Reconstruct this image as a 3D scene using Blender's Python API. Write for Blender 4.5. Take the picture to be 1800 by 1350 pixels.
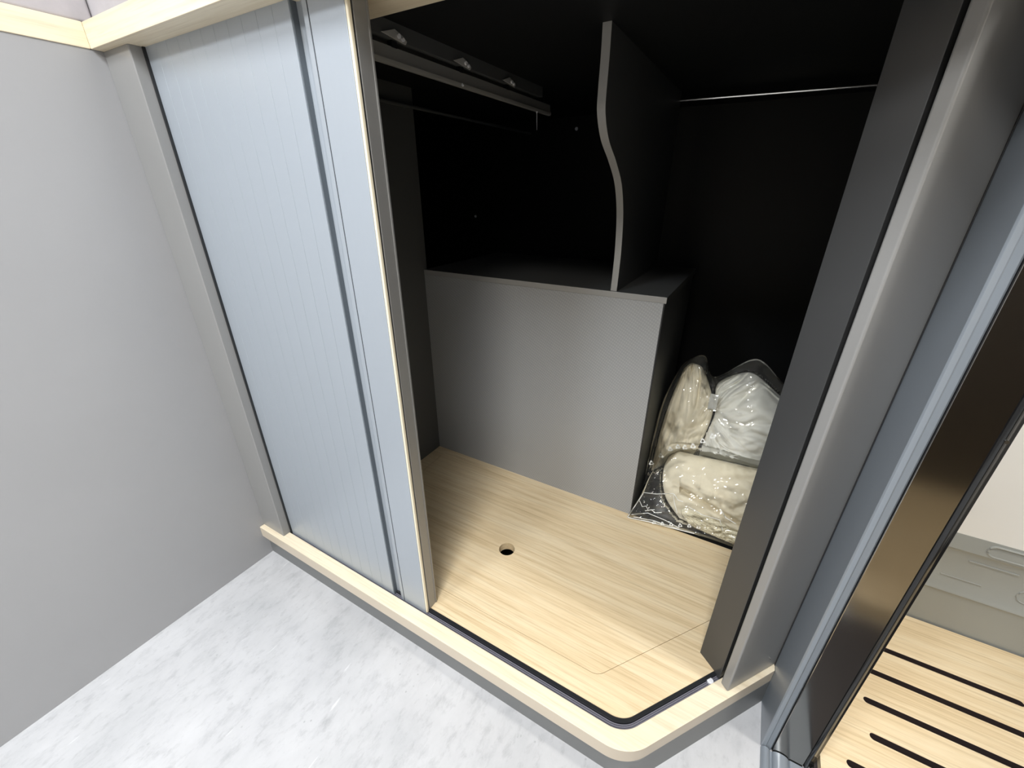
import bpy, bmesh, math, random
from mathutils import Vector, Matrix, noise
from mathutils.bvhtree import BVHTree

# ------------------------------------------------------------------ camera, world, exposure
scene = bpy.context.scene
COL = scene.collection
for o in list(bpy.data.objects):
    bpy.data.objects.remove(o)

cam_data = bpy.data.cameras.new('camera')
cam = bpy.data.objects.new('camera', cam_data)
COL.objects.link(cam)
cam_data.sensor_fit = 'HORIZONTAL'
cam_data.sensor_width = 36.0
cam_data.lens = 36.0 * 724.7 / 1800.0
cam_data.clip_start = 0.01
cam.location = (0, 0, 1.0)
cam.rotation_euler = (math.radians(90 - 25.363), 0, math.radians(30.007))
scene.camera = cam

world = bpy.data.worlds.new('world')
scene.world = world
world.use_nodes = True
world.node_tree.nodes['Background'].inputs[0].default_value = (0.75, 0.85, 1.0, 1)
world.node_tree.nodes['Background'].inputs[1].default_value = 0.25

vs = scene.view_settings
vs.view_transform = 'Standard'
vs.look = 'None'
vs.gamma = 1.0
vs.use_curve_mapping = False
vs.exposure = 0.30

LAMP_COOL = 18.5      # ceiling lamp over the left bed
LAMP_WARM = 16.0      # ceiling lamp over the aisle
LAMP_BATH = 10.5      # lamp inside the washroom
ROOF_LIGHT = 21.0     # daylight through the roof hatch over the aisle

# ------------------------------------------------------------------ helpers
def link(name, me, mat=None, parent=None):
    o = bpy.data.objects.new(name, me)
    COL.objects.link(o)
    if mat is not None and me is not None:
        me.materials.append(mat)
    if parent is not None:
        o.parent = parent
        o.matrix_parent_inverse = parent.matrix_world.inverted()
    return o

def finish(me, smooth=True, angle=35):
    if smooth:
        for p in me.polygons:
            p.use_smooth = True
        me.set_sharp_from_angle(angle=math.radians(angle))
    me.update()
    return me

def tag(o, label=None, cat=None, group=None, kind=None):
    if label: o['label'] = label
    if cat: o['category'] = cat
    if group: o['group'] = group
    if kind: o['kind'] = kind
    return o

def thing(name, loc, label, cat, group=None, kind=None):
    o = bpy.data.objects.new(name, None)
    o.empty_display_size = 0.05
    o.location = loc
    COL.objects.link(o)
    bpy.context.view_layer.update()
    return tag(o, label, cat, group, kind)

def bm_to(name, bm, mat, parent=None, smooth=True, angle=35):
    me = bpy.data.meshes.new(name)
    bmesh.ops.recalc_face_normals(bm, faces=bm.faces)
    bm.to_mesh(me)
    bm.free()
    finish(me, smooth, angle)
    return link(name, me, mat, parent)

def bevel_bm(bm, w, seg=2, ang=20):
    if w <= 0: return
    es = [e for e in bm.edges if len(e.link_faces) == 2 and e.calc_face_angle(0) > math.radians(ang)]
    bmesh.ops.bevel(bm, geom=es, offset=w, segments=seg, profile=0.5, affect='EDGES', clamp_overlap=True)

def weighted(o, bev):
    if bev > 0:
        m = o.modifiers.new('weighted_normals', 'WEIGHTED_NORMAL')
        m.keep_sharp = True
        m.weight = 100
    return o

def box(name, x0, x1, y0, y1, z0, z1, mat, parent=None, bev=0.0, seg=2):
    bm = bmesh.new()
    bmesh.ops.create_cube(bm, size=1.0)
    for v in bm.verts:
        v.co = ((x0 + x1) / 2 + v.co.x * (x1 - x0), (y0 + y1) / 2 + v.co.y * (y1 - y0), (z0 + z1) / 2 + v.co.z * (z1 - z0))
    bevel_bm(bm, bev, seg)
    return weighted(bm_to(name, bm, mat, parent), bev)

def prism(name, pts, z0, z1, mat, parent=None, bev=0.0, axis='z', seg=2, vert_only=False):
    """extrude a closed outline; axis z: pts=(x,y); axis x: pts=(y,z); axis y: pts=(x,z)"""
    def P(p, h):
        if axis == 'z': return (p[0], p[1], h)
        if axis == 'x': return (h, p[0], p[1])
        return (p[0], h, p[1])
    bm = bmesh.new()
    a = [bm.verts.new(P(p, z0)) for p in pts]
    b = [bm.verts.new(P(p, z1)) for p in pts]
    n = len(pts)
    bm.faces.new(a[::-1]); bm.faces.new(b)
    for i in range(n):
        bm.faces.new((a[i], a[(i + 1) % n], b[(i + 1) % n], b[i]))
    bmesh.ops.recalc_face_normals(bm, faces=bm.faces)
    bevel_bm(bm, bev, seg, 28)
    return weighted(bm_to(name, bm, mat, parent), bev)

def fillet(p0, p1, p2, r, n=10):
    """arc that rounds the corner p1"""
    a = Vector(p0) - Vector(p1); b = Vector(p2) - Vector(p1)
    a.normalize(); b.normalize()
    half = a.angle(b) / 2
    L = r / math.tan(half)
    s = Vector(p1) + a * L; e = Vector(p1) + b * L
    c = Vector(p1) + (a + b).normalized() * (r / math.sin(half))
    out = []
    v0 = s - c; v1 = e - c
    ang = v0.angle_signed(v1)
    for i in range(n + 1):
        t = -ang * i / n
        ca, sa = math.cos(t), math.sin(t)
        out.append((c.x + v0.x * ca - v0.y * sa, c.y + v0.x * sa + v0.y * ca))
    return out

def plate(name, outer, holes, z0, z1, mat, parent=None):
    """flat board with cut-outs (curve fill turned into a mesh)"""
    cu = bpy.data.curves.new(name + '_outline', 'CURVE')
    cu.dimensions = '2D'; cu.fill_mode = 'BOTH'
    cu.extrude = (z1 - z0) / 2
    for loop in [outer] + holes:
        sp = cu.splines.new('POLY')
        sp.points.add(len(loop) - 1)
        for i, p in enumerate(loop):
            sp.points[i].co = (p[0], p[1], 0, 1)
        sp.use_cyclic_u = True
    tmp = bpy.data.objects.new('tmp', cu)
    COL.objects.link(tmp)
    bpy.context.view_layer.update()
    dg = bpy.context.evaluated_depsgraph_get()
    me = bpy.data.meshes.new_from_object(tmp.evaluated_get(dg))
    bpy.data.objects.remove(tmp)
    bpy.data.curves.remove(cu)
    me.name = name
    bm = bmesh.new(); bm.from_mesh(me)
    bmesh.ops.remove_doubles(bm, verts=bm.verts, dist=1e-6)
    for v in bm.verts: v.co.z += (z0 + z1) / 2
    bmesh.ops.recalc_face_normals(bm, faces=bm.faces)
    bm.to_mesh(me); bm.free()
    finish(me, True, 30)
    me.materials.clear()
    return link(name, me, mat, parent)

def tube(name, pts, r, mat, parent=None, n=10, cap=True):
    bm = bmesh.new()
    rings = []
    pts = [Vector(p) for p in pts]
    for i, p in enumerate(pts):
        t = (pts[min(i + 1, len(pts) - 1)] - pts[max(i - 1, 0)]).normalized()
        up = Vector((0, 0, 1)) if abs(t.z) < 0.9 else Vector((0, 1, 0))
        s = t.cross(up).normalized(); u = s.cross(t)
        rr = r[i] if isinstance(r, (list, tuple)) else r
        rings.append([bm.verts.new(p + s * rr * math.cos(2 * math.pi * k / n) + u * rr * math.sin(2 * math.pi * k / n)) for k in range(n)])
    for i in range(len(rings) - 1):
        for k in range(n):
            bm.faces.new((rings[i][k], rings[i][(k + 1) % n], rings[i + 1][(k + 1) % n], rings[i + 1][k]))
    if cap:
        bm.faces.new(rings[0][::-1]); bm.faces.new(rings[-1])
    return bm_to(name, bm, mat, parent)

# ------------------------------------------------------------------ materials
def new_mat(name):
    m = bpy.data.materials.new(name)
    m.use_nodes = True
    nt = m.node_tree
    return m, nt, nt.nodes['Principled BSDF']

def N(nt, typ, **kw):
    n = nt.nodes.new(typ)
    for k, v in kw.items():
        setattr(n, k, v)
    return n

def coords(nt, scale=(1, 1, 1), rot=(0, 0, 0)):
    tc = N(nt, 'ShaderNodeTexCoord')
    mp = N(nt, 'ShaderNodeMapping')
    mp.inputs['Scale'].default_value = scale
    mp.inputs['Rotation'].default_value = rot
    nt.links.new(tc.outputs['Object'], mp.inputs['Vector'])
    return mp.outputs['Vector']

def ramp(nt, fac, stops):
    r = N(nt, 'ShaderNodeValToRGB')
    el = r.color_ramp.elements
    while len(el) < len(stops): el.new(0.5)
    for e, (p, c) in zip(el, stops):
        e.position = p
        e.color = (*c, 1) if len(c) == 3 else c
    nt.links.new(fac, r.inputs['Fac'])
    return r.outputs['Color']

def noise_tex(nt, vec, scale, detail=4, rough=0.5):
    n = N(nt, 'ShaderNodeTexNoise')
    n.inputs['Scale'].default_value = scale
    n.inputs['Detail'].default_value = detail
    n.inputs['Roughness'].default_value = rough
    nt.links.new(vec, n.inputs['Vector'])
    return n.outputs['Fac']

def add_bump(nt, bsdf, h, strength, dist=0.001):
    b = N(nt, 'ShaderNodeBump')
    b.inputs['Strength'].default_value = strength
    b.inputs['Distance'].default_value = dist
    nt.links.new(h, b.inputs['Height'])
    nt.links.new(b.outputs['Normal'], bsdf.inputs['Normal'])

def mix(nt, fac, a, b, mode='MIX'):
    m = N(nt, 'ShaderNodeMix', data_type='RGBA', blend_type=mode)
    for sock, v in (('Factor', fac), ('A', a), ('B', b)):
        s = [i for i in m.inputs if i.name == sock and i.enabled][0] if sock != 'Factor' else m.inputs[0]
        if sock != 'Factor':
            s = m.inputs[6] if sock == 'A' else m.inputs[7]
        if isinstance(v, (int, float)): s.default_value = v
        elif isinstance(v, tuple): s.default_value = (*v, 1)
        else: nt.links.new(v, s)
    return m.outputs[2]

def plain(name, col, rough=0.5, metal=0.0, bump=0.0, bscale=400, spec=0.5):
    m, nt, b = new_mat(name)
    v = coords(nt)
    f = noise_tex(nt, v, 6, 3)
    c0 = tuple(c * 0.985 for c in col); c1 = tuple(min(1, c * 1.015) for c in col)
    nt.links.new(ramp(nt, f, [(0.3, c0), (0.7, c1)]), b.inputs['Base Color'])
    b.inputs['Roughness'].default_value = rough
    b.inputs['Metallic'].default_value = metal
    b.inputs['Specular IOR Level'].default_value = spec
    if bump > 0:
        add_bump(nt, b, noise_tex(nt, v, bscale, 2), bump, 0.0005)
    return m

def oak(name, base=(0.72, 0.54, 0.31), light=(0.82, 0.68, 0.46), dark=(0.56, 0.39, 0.19), along='x', rough=0.45, grain=1.0):
    m, nt, b = new_mat(name)
    sc = {'x': (1.0, 14, 14), 'y': (14, 1.0, 14), 'z': (14, 14, 1.0)}[along]
    v = coords(nt, sc)
    warp = noise_tex(nt, coords(nt, tuple(s * 0.35 for s in sc)), 2.2, 3)
    # cathedral figure: distorted bands across the grain
    n1 = noise_tex(nt, v, 3.2, 6, 0.62)
    n2 = noise_tex(nt, coords(nt, tuple((s * 5 if s > 2 else s * 1.6) for s in sc)), 3.0, 4, 0.6)
    n3 = noise_tex(nt, coords(nt, tuple((s * 16 if s > 2 else s * 6) for s in sc)), 3.0, 2, 0.5)
    c1 = ramp(nt, n1, [(0.30, dark), (0.46, base), (0.62, light), (0.75, base)])
    c2 = ramp(nt, n2, [(0.34, (0.80, 0.76, 0.70)), (0.52, (1, 1, 1))])
    c3 = ramp(nt, n3, [(0.30, (0.86, 0.83, 0.78)), (0.42, (1, 1, 1))])
    cw = ramp(nt, warp, [(0.3, (0.93, 0.92, 0.90)), (0.7, (1.0, 1.0, 1.0))])
    soft = mix(nt, 1.0 - 0.50 * grain, c1, light)
    c = mix(nt, 0.75 * grain, soft, c2, 'MULTIPLY')
    c = mix(nt, 0.7 * grain, c, c3, 'MULTIPLY')
    c = mix(nt, 0.6, c, cw, 'MULTIPLY')
    nt.links.new(c, b.inputs['Base Color'])
    b.inputs['Roughness'].default_value = rough
    add_bump(nt, b, n3, 0.12, 0.0006)
    return m

def concrete():
    m, nt, b = new_mat('vinyl_concrete')
    v = coords(nt, (1.3, 0.9, 1))
    big = noise_tex(nt, v, 4.5, 6, 0.62)
    streak = noise_tex(nt, coords(nt, (2.6, 1.2, 1), (0, 0, 0.10)), 11.0, 8, 0.70)
    fine = noise_tex(nt, coords(nt, (2.2, 1, 1)), 26, 5, 0.7)
    c = ramp(nt, big, [(0.28, (0.45, 0.455, 0.465)), (0.50, (0.53, 0.53, 0.54)), (0.72, (0.59, 0.59, 0.60))])
    s = ramp(nt, streak, [(0.33, (0.80, 0.805, 0.81)), (0.48, (0.96, 0.96, 0.96)), (0.68, (1, 1, 1))])
    f = ramp(nt, fine, [(0.32, (0.74, 0.74, 0.745)), (0.47, (1, 1, 1)), (0.66, (1.0, 1.0, 1.0))])
    c = mix(nt, 0.8, c, s, 'MULTIPLY')
    c = mix(nt, 0.60, c, f, 'MULTIPLY')
    # dark pits in clusters
    vo = N(nt, 'ShaderNodeTexVoronoi'); vo.inputs['Scale'].default_value = 48
    nt.links.new(coords(nt, (1.3, 1, 1)), vo.inputs['Vector'])
    pit = ramp(nt, vo.outputs['Distance'], [(0.05, (1, 1, 1)), (0.13, (0, 0, 0))])
    clus = ramp(nt, noise_tex(nt, coords(nt), 9, 3), [(0.52, (0, 0, 0)), (0.62, (1, 1, 1))])
    pm = mix(nt, 1.0, pit, clus, 'MULTIPLY')
    c = mix(nt, pm, c, (0.36, 0.365, 0.37))
    # pale short scratches
    w = noise_tex(nt, coords(nt, (70, 9, 1), (0, 0, 0.9)), 1.5, 2, 0.5)
    sm = ramp(nt, w, [(0.71, (0, 0, 0)), (0.77, (0.45, 0.45, 0.45))])
    c = mix(nt, sm, c, (0.76, 0.76, 0.76))
    nt.links.new(c, b.inputs['Base Color'])
    b.inputs['Roughness'].default_value = 0.42
    add_bump(nt, b, fine, 0.10, 0.0008)
    return m

def woven_panel():
    m, nt, b = new_mat('woven_grey_laminate')
    tc = N(nt, 'ShaderNodeTexCoord')
    def wave(rot, sc):
        mp = N(nt, 'ShaderNodeMapping')
        mp.inputs['Rotation'].default_value = (0, rot, 0)
        nt.links.new(tc.outputs['Object'], mp.inputs['Vector'])
        w = N(nt, 'ShaderNodeTexWave', wave_type='BANDS', bands_direction='X')
        w.inputs['Scale'].default_value = sc
        w.inputs['Distortion'].default_value = 0.4
        nt.links.new(mp.outputs['Vector'], w.inputs['Vector'])
        return w.outputs['Fac']
    a = wave(math.radians(62), 42); c = wave(math.radians(-25), 55)
    mx = N(nt, 'ShaderNodeMath', operation='MULTIPLY')
    nt.links.new(a, mx.inputs[0]); nt.links.new(c, mx.inputs[1])
    col = ramp(nt, mx.outputs[0], [(0.0, (0.31, 0.315, 0.315)), (1.0, (0.38, 0.385, 0.385))])
    nt.links.new(col, b.inputs['Base Color'])
    b.inputs['Roughness'].default_value = 0.42
    add_bump(nt, b, mx.outputs[0], 0.35, 0.0006)
    return m

def film_mat():
    m = bpy.data.materials.new('clear_film')
    m.use_nodes = True
    nt = m.node_tree
    nt.nodes.clear()
    out = N(nt, 'ShaderNodeOutputMaterial')
    tr = N(nt, 'ShaderNodeBsdfTransparent'); tr.inputs[0].default_value = (0.97, 0.975, 0.97, 1)
    gl = N(nt, 'ShaderNodeBsdfGlossy'); gl.inputs['Roughness'].default_value = 0.06
    gl.inputs[0].default_value = (1, 1, 1, 1)
    df = N(nt, 'ShaderNodeBsdfDiffuse'); df.inputs[0].default_value = (0.8, 0.8, 0.78, 1)
    fr = N(nt, 'ShaderNodeFresnel'); fr.inputs[0].default_value = 1.45
    tc = N(nt, 'ShaderNodeTexCoord')
    nz = noise_tex(nt, tc.outputs['Object'], 45, 3, 0.6)
    bp = N(nt, 'ShaderNodeBump'); bp.inputs['Strength'].default_value = 0.15; bp.inputs['Distance'].default_value = 0.002
    nt.links.new(nz, bp.inputs['Height'])
    nt.links.new(bp.outputs['Normal'], gl.inputs['Normal'])
    nt.links.new(bp.outputs['Normal'], fr.inputs['Normal'])
    m1 = N(nt, 'ShaderNodeMixShader')
    m1.inputs[0].default_value = 0.022
    nt.links.new(tr.outputs[0], m1.inputs[1]); nt.links.new(df.outputs[0], m1.inputs[2])
    m2 = N(nt, 'ShaderNodeMixShader')
    nt.links.new(fr.outputs[0], m2.inputs[0])
    nt.links.new(m1.outputs[0], m2.inputs[1]); nt.links.new(gl.outputs[0], m2.inputs[2])
    nt.links.new(m2.outputs[0], out.inputs['Surface'])
    return m

def emit(name, col, s):
    m, nt, b = new_mat(name)
    b.inputs['Emission Color'].default_value = (*col, 1)
    b.inputs['Emission Strength'].default_value = s
    b.inputs['Base Color'].default_value = (0.9, 0.9, 0.9, 1)
    return m

def brushed(name, col, rough, along='z', metal=0.6):
    m, nt, b = new_mat(name)
    sc = {'z': (220, 220, 3), 'y': (220, 3, 220)}[along]
    f = noise_tex(nt, coords(nt, sc), 1.0, 3)
    nt.links.new(ramp(nt, f, [(0.3, tuple(c * 0.99 for c in col)), (0.7, col)]), b.inputs['Base Color'])
    b.inputs['Metallic'].default_value = metal
    b.inputs['Roughness'].default_value = rough
    add_bump(nt, b, f, 0.006, 0.0001)
    return m

def fabric(name, col, bump=0.3):
    m, nt, b = new_mat(name)
    v = coords(nt)
    f = noise_tex(nt, v, 30, 4)
    nt.links.new(ramp(nt, f, [(0.3, tuple(c * 0.9 for c in col)), (0.7, col)]), b.inputs['Base Color'])
    b.inputs['Roughness'].default_value = 0.9
    b.inputs['Sheen Weight'].default_value = 0.2
    add_bump(nt, b, noise_tex(nt, v, 160, 3), bump, 0.001)
    return m

M = {}
M['grey'] = plain('grey_laminate', (0.33, 0.33, 0.336), 0.42, bump=0.08)
M['grey_dark'] = plain('painted_shade_black', (0.007, 0.0075, 0.008), 0.55, spec=0.25)  # shade of the unlit interior put into the board colour
M['panel_satin'] = plain('anthracite_satin', (0.044, 0.045, 0.046), 0.27, spec=0.5)
M['panel'] = plain('anthracite_laminate', (0.085, 0.088, 0.088), 0.5, spec=0.35)
M['grey_post'] = plain('grey_profile', (0.255, 0.253, 0.248), 0.30)
M['alu'] = brushed('satin_blue_grey_slat', (0.365, 0.402, 0.445), 0.36, metal=0.2)
M['alu_edge'] = brushed('satin_aluminium_edge', (0.27, 0.265, 0.255), 0.33, metal=0.4)
M['cream'] = plain('cream_edge_bead', (0.80, 0.72, 0.55), 0.4)
M['oak_x'] = oak('light_oak_lengthwise', along='x')
M['oak_trim_x'] = oak('light_oak_trim', (0.78, 0.65, 0.46), (0.85, 0.75, 0.57), (0.68, 0.53, 0.34), 'x', grain=0.7)
M['oak_trim_y'] = oak('light_oak_trim_cross', (0.78, 0.65, 0.46), (0.85, 0.75, 0.57), (0.68, 0.53, 0.34), 'y', grain=0.7)
M['edge'] = plain('oak_edge_band', (0.60, 0.52, 0.41), 0.4)
M['plinth'] = plain('plinth_grey', (0.16, 0.165, 0.165), 0.45)
M['black'] = plain('black_rubber', (0.015, 0.016, 0.018), 0.35)
M['track'] = plain('grey_plastic_track', (0.16, 0.155, 0.185), 0.32)
M['white_plastic'] = plain('white_plastic', (0.85, 0.85, 0.88), 0.4)
M['woven'] = woven_panel()
M['edge_grey'] = plain('grey_edge_band', (0.30, 0.295, 0.28), 0.45)
M['floor'] = concrete()
M['black_gloss'] = plain('black_gloss_edge', (0.010, 0.010, 0.010), 0.12, spec=0.5)
M['mirror'] = plain('black_mirror_leaf', (0.42, 0.40, 0.37), 0.13, metal=1.0)
M['brown'] = plain('dark_brown_panel', (0.045, 0.036, 0.028), 0.5)
M['slot'] = plain('dark_slot_edge', (0.045, 0.030, 0.028), 0.6)
M['frame'] = brushed('blue_grey_door_frame', (0.255, 0.285, 0.32), 0.32, metal=0.2)
M['tray'] = plain('grey_shower_tray', (0.34, 0.35, 0.33), 0.28)
M['bath_white'] = plain('white_washroom_panel', (0.86, 0.85, 0.82), 0.35)
M['ceiling'] = plain('grey_beige_lining', (0.42, 0.41, 0.39), 0.7)
M['mattress'] = fabric('lilac_grey_cloth', (0.46, 0.435, 0.45), 0.2)
M['steel'] = plain('steel', (0.62, 0.62, 0.60), 0.22, metal=1.0)
M['dull_steel'] = plain('dull_steel', (0.26, 0.255, 0.24), 0.4)
M['zinc'] = plain('zinc_clip', (0.45, 0.44, 0.42), 0.25)
M['film'] = film_mat()
M['cloth_cream'] = fabric('cream_cloth', (0.88, 0.80, 0.62))
M['cloth_white'] = fabric('white_cloth', (0.88, 0.87, 0.80))
M['fleece'] = fabric('cream_fleece', (0.82, 0.76, 0.58), 1.0)
M['paper'] = plain('white_paper', (0.55, 0.55, 0.52), 0.6)
M['print'] = plain('pale_print', (0.95, 0.95, 0.92), 0.4)

# ------------------------------------------------------------------ key dimensions (metres)
XL = -1.0925          # left panel face
ZS = 0.108            # wardrobe floor level
ZB = 0.0726           # underside of the sill board
ZH = 1.2205           # underside of the oak header
ZT = 1.2585           # top of the oak trim
ZI = ZT - 0.0138       # underside of the bed base board (wardrobe ceiling)
XR = 0.2108           # washroom partition face
ZC = 2.02             # ceiling height
D = Vector((0.6, 0.8))         # run of the angled corner of the wardrobe
def along(p, t): return (p[0] + D.x * t, p[1] + D.y * t)
def diag_x(p, x): return along(p, (x - p[0]) / D.x)

# ------------------------------------------------------------------ setting
def struct(o):
    o['kind'] = 'structure'
    return o

struct(box('floor', -1.6, 2.0, -2.4, 1.9, -0.05, 0.0, M['floor']))
struct(box('wall_left', XL - 0.03, XL, -2.3, 0.52, -0.002, ZH, M['grey']))
struct(box('ceiling', -2.2, 2.0, -2.4, 2.0, ZC, ZC + 0.04, M['ceiling']))
struct(box('wall_back', -2.2, 2.0, -2.4, -2.3, -0.002, ZC + 0.002, M['ceiling']))
struct(box('wall_outer_left', -2.2, -2.1, -2.3, 2.0, -0.002, ZC + 0.002, M['ceiling']))
struct(box('wall_rear', -2.1, 2.0, 1.80, 1.9, -0.002, ZC + 0.002, M['ceiling']))
struct(box('wall_right', 1.2, 1.26, -2.3, 1.8, -0.002, ZC + 0.002, M['bath_white']))
# partition between wardrobe and washroom, and the wall on the near side of the doorway
struct(box('wall_partition', XR, 0.2300, 0.7270, 1.8, -0.002, ZC + 0.002, M['grey']))
struct(box('wall_near_doorway', XR, 0.2300, -2.3, -0.02, -0.002, ZC + 0.002, M['grey']))

# oak trims along the bed edge
t1 = struct(box('trim_1', XL - 0.03, XL + 0.0030, -2.3, 0.4137, ZH, ZT, M['oak_trim_y'], bev=0.0015))

# ------------------------------------------------------------------ wardrobe
wd = thing('wardrobe', (-0.4, 0.45, 0), 'built-in grey wardrobe with light oak floor and half-open sliding door', 'wardrobe')

# plinth
CP = (0.0006, 0.4319)
pl = [(XL, 0.4319)] + fillet((XL, 0.4319), CP, diag_x(CP, XR), 0.03) + [diag_x(CP, XR)]
CPi = (CP[0] - 0.0090, CP[1] + 0.0180)
pli = [(XL, CPi[1])] + fillet((XL, CPi[1]), CPi, diag_x(CPi, XR), 0.015) + [diag_x(CPi, XR)]
prism('plinth', pl + pli[::-1], 0.0, ZB + 0.001, M['plinth'], wd)

# sill: oak strip in front of the door track
CS = (-0.0100, 0.4180)
CTo = (-0.0275, 0.4500)     # outer edge of the track
CTi = (-0.0330, 0.4688)     # inner edge of the track
outer = [(XL, 0.4180)] + fillet((XL, 0.418), CS, diag_x(CS, XR), 0.085, 14) + [diag_x(CS, XR)]
tro = [(XL, 0.4500)] + fillet((XL, 0.45), CTo, diag_x(CTo, XR), 0.060, 14) + [diag_x(CTo, XR)]
sill = prism('sill', outer + tro[::-1], ZB, ZS, M['oak_trim_x'], wd, bev=0.0018)
sill.data.materials.append(M['edge'])
for p in sill.data.polygons:
    if abs(p.normal.z) < 0.5: p.material_index = 1
# track lying in the slot
tri = [(-0.9930, 0.4688)] + fillet((XL, 0.4688), CTi, diag_x(CTi, 0.125), 0.048, 14) + [diag_x(CTi, 0.150)]
tro2 = [(-0.9930, 0.4500)] + fillet((XL, 0.45), CTo, diag_x(CTo, XR), 0.060, 14) + [diag_x(CTo, 0.162)]
trk = prism('track', tro2 + tri[::-1], ZB + 0.002, ZS - 0.0085, M['track'], wd)
def offset_line(f):
    return [(a[0] * (1 - f) + b[0] * f, a[1] * (1 - f) + b[1] * f) for a, b in zip(tro2, tri)]
for f, h in ((0.10, 0.004), (0.30, 0.0035), (0.50, 0.0035)):
    a = offset_line(f - 0.05); b = offset_line(f + 0.05)
    prism('track_rib', a + b[::-1], ZS - 0.0090, ZS - 0.0090 + h, M['track'], trk)
tube('track_end_stop', [(0.0985, 0.6280, ZS - 0.0095), (0.0985, 0.6280, ZS - 0.0035)], 0.0062, M['white_plastic'], trk, 12)
# dark lip along the inside of the slot
lip_a = offset_line(0.60); lip_b = offset_line(0.999)
prism('track_lip', lip_a + lip_b[::-1], ZS - 0.0090, ZS - 0.0012, M['black'], trk)

# wardrobe floor (rim round the removable hatch)
tri_f = [(XL + 0.03, 0.4688)] + fillet((XL, 0.4688), CTi, diag_x(CTi, XR), 0.048, 14) + [diag_x(CTi, XR)]
CH = (-0.1000, 0.5210)
def hatch_outline(g):
    c = (CH[0] - g * 0.5, CH[1] + g)
    far = diag_x(c, 0.1650 - g)
    pts = [(-0.860 + g, 0.5210 + g)] + fillet((-0.86, 0.521 + g), c, far, 0.030, 10) + [far, (far[0], 0.985 - g), (-0.860 + g, 0.985 - g)]
    return pts
plate('floor_board', tri_f + [(XR, 1.0125), (XL + 0.03, 1.0125)], [hatch_outline(0.0)], ZB, ZS, M['oak_x'], wd)
# black sheet: shade below the joints and finger hole put in as colour
box('under_floor_shade', XL + 0.03, -0.05, 0.46, 1.75, 0.001, 0.02, M['grey_dark'], wd)
box('back_floor', XL + 0.03, XR, 1.0125, 1.75, ZS - 0.02, ZS - 0.003, M['grey_dark'], wd)

# left post beside the door
box('post', XL, -0.9965, 0.4312, 0.4700, ZS - 0.001, ZH + 0.001, M['grey_post'], wd, bev=0.0022, seg=3)
box('post_seal', -0.9966, -0.9925, 0.4510, 0.4600, ZS - 0.006, ZH + 0.001, M['black'], wd)

# oak header over the opening, carrying the front edge of the bed
hd = box('header', XL + 0.0005, XR, 0.4137, 0.5600, ZH, ZT, M['oak_trim_x'], wd, bev=0.0015)

# inner panels
box('side_panel', -0.9215, -0.9035, 0.500, 1.0250, ZS - 0.001, ZI, M['panel'], wd, bev=0.001)
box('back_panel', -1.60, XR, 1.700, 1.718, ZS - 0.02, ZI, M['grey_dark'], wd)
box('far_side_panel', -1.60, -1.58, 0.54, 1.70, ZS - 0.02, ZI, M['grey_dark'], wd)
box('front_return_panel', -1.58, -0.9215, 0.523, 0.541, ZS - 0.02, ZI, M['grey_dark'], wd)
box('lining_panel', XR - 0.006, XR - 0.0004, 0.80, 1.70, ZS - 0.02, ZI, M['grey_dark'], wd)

# angled right-hand post: satin outer panel, dark inner return
A0 = (0.1295, 0.6192); A1 = (0.1161, 0.6316)
rp = prism('corner_post', [A0, diag_x(A0, XR), diag_x(A1, XR), A1], ZS - 0.0005, ZI, M['grey_post'], wd, bev=0.0035, seg=4)
B0 = (0.1138, 0.6402); B1 = (0.0720, 0.6753)
prism('corner_return', [B0, diag_x(B0, XR), diag_x(B1, XR), B1], ZS - 0.0085, ZI, M['panel_satin'], wd, bev=0.0012)
box('post_seam', XR - 0.0016, XR - 0.0002, 0.7235, 0.7275, 0.0, ZI, M['black'], wd)
tube('post_screw', [(0.1935, 0.7005, 0.1500), (0.1917, 0.7019, 0.1500)], 0.0016, M['steel'], wd, 8)

# sliding door: slatted curtain, recessed grip and end profile
dr = link('sliding_door', None, None, wd)
YD = 0.4549
x = -0.9925
W = 0.03595
slat0 = None
for i in range(11):
    if slat0 is None:
        slat0 = box('slat', 0.0002, W - 0.0002, 0.0, 0.008, 0, ZH - ZS + 0.0075, M['alu'], dr, bev=0.00025, seg=1)
        s = slat0
    else:
        s = slat0.copy(); COL.objects.link(s)
    s.location = (x + i * W, YD, ZS - 0.0065)
    s.parent = dr; s.matrix_parent_inverse = dr.matrix_world.inverted()
xe = x + 11 * W
Z0 = ZS - 0.0065; Z1 = ZH + 0.001
grip_prof = [(xe, YD + 0.0005), (xe + 0.0012, YD), (xe + 0.0014, YD + 0.0095), (xe + 0.0075, YD + 0.0115), (xe + 0.0150, YD + 0.0105),
             (xe + 0.0215, YD + 0.0060), (xe + 0.0250, YD + 0.0008), (xe + 0.0345, YD), (xe + 0.0345, YD + 0.022), (xe, YD + 0.022)]
prism('grip_channel', grip_prof, Z0, Z1, M['alu'], dr)
XE = -0.4905
box('grip_dark_strip', xe - 0.0002, xe + 0.0030, YD + 0.0012, YD + 0.0118, Z0, Z1, plain('slat_end_dark', (0.09, 0.105, 0.12), 0.35), dr)  # dark strip covering the left wall of the grip groove
box('grip_seam', xe + 0.0340, xe + 0.0362, YD + 0.0012, YD + 0.020, Z0, Z1, M['black'], dr)
box('end_board', xe + 0.0360, XE - 0.0042, YD, YD + 0.022, Z0, Z1, M['alu'], dr, bev=0.0014)
box('edge_bead', XE - 0.0044, XE, YD + 0.0002, YD + 0.0068, Z0 + 0.004, Z1, M['cream'], dr, bev=0.0018, seg=3)
box('edge_seam', XE - 0.0044, XE - 0.0012, YD + 0.0066, YD + 0.0092, Z0 + 0.002, Z1, M['black'], dr)
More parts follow.
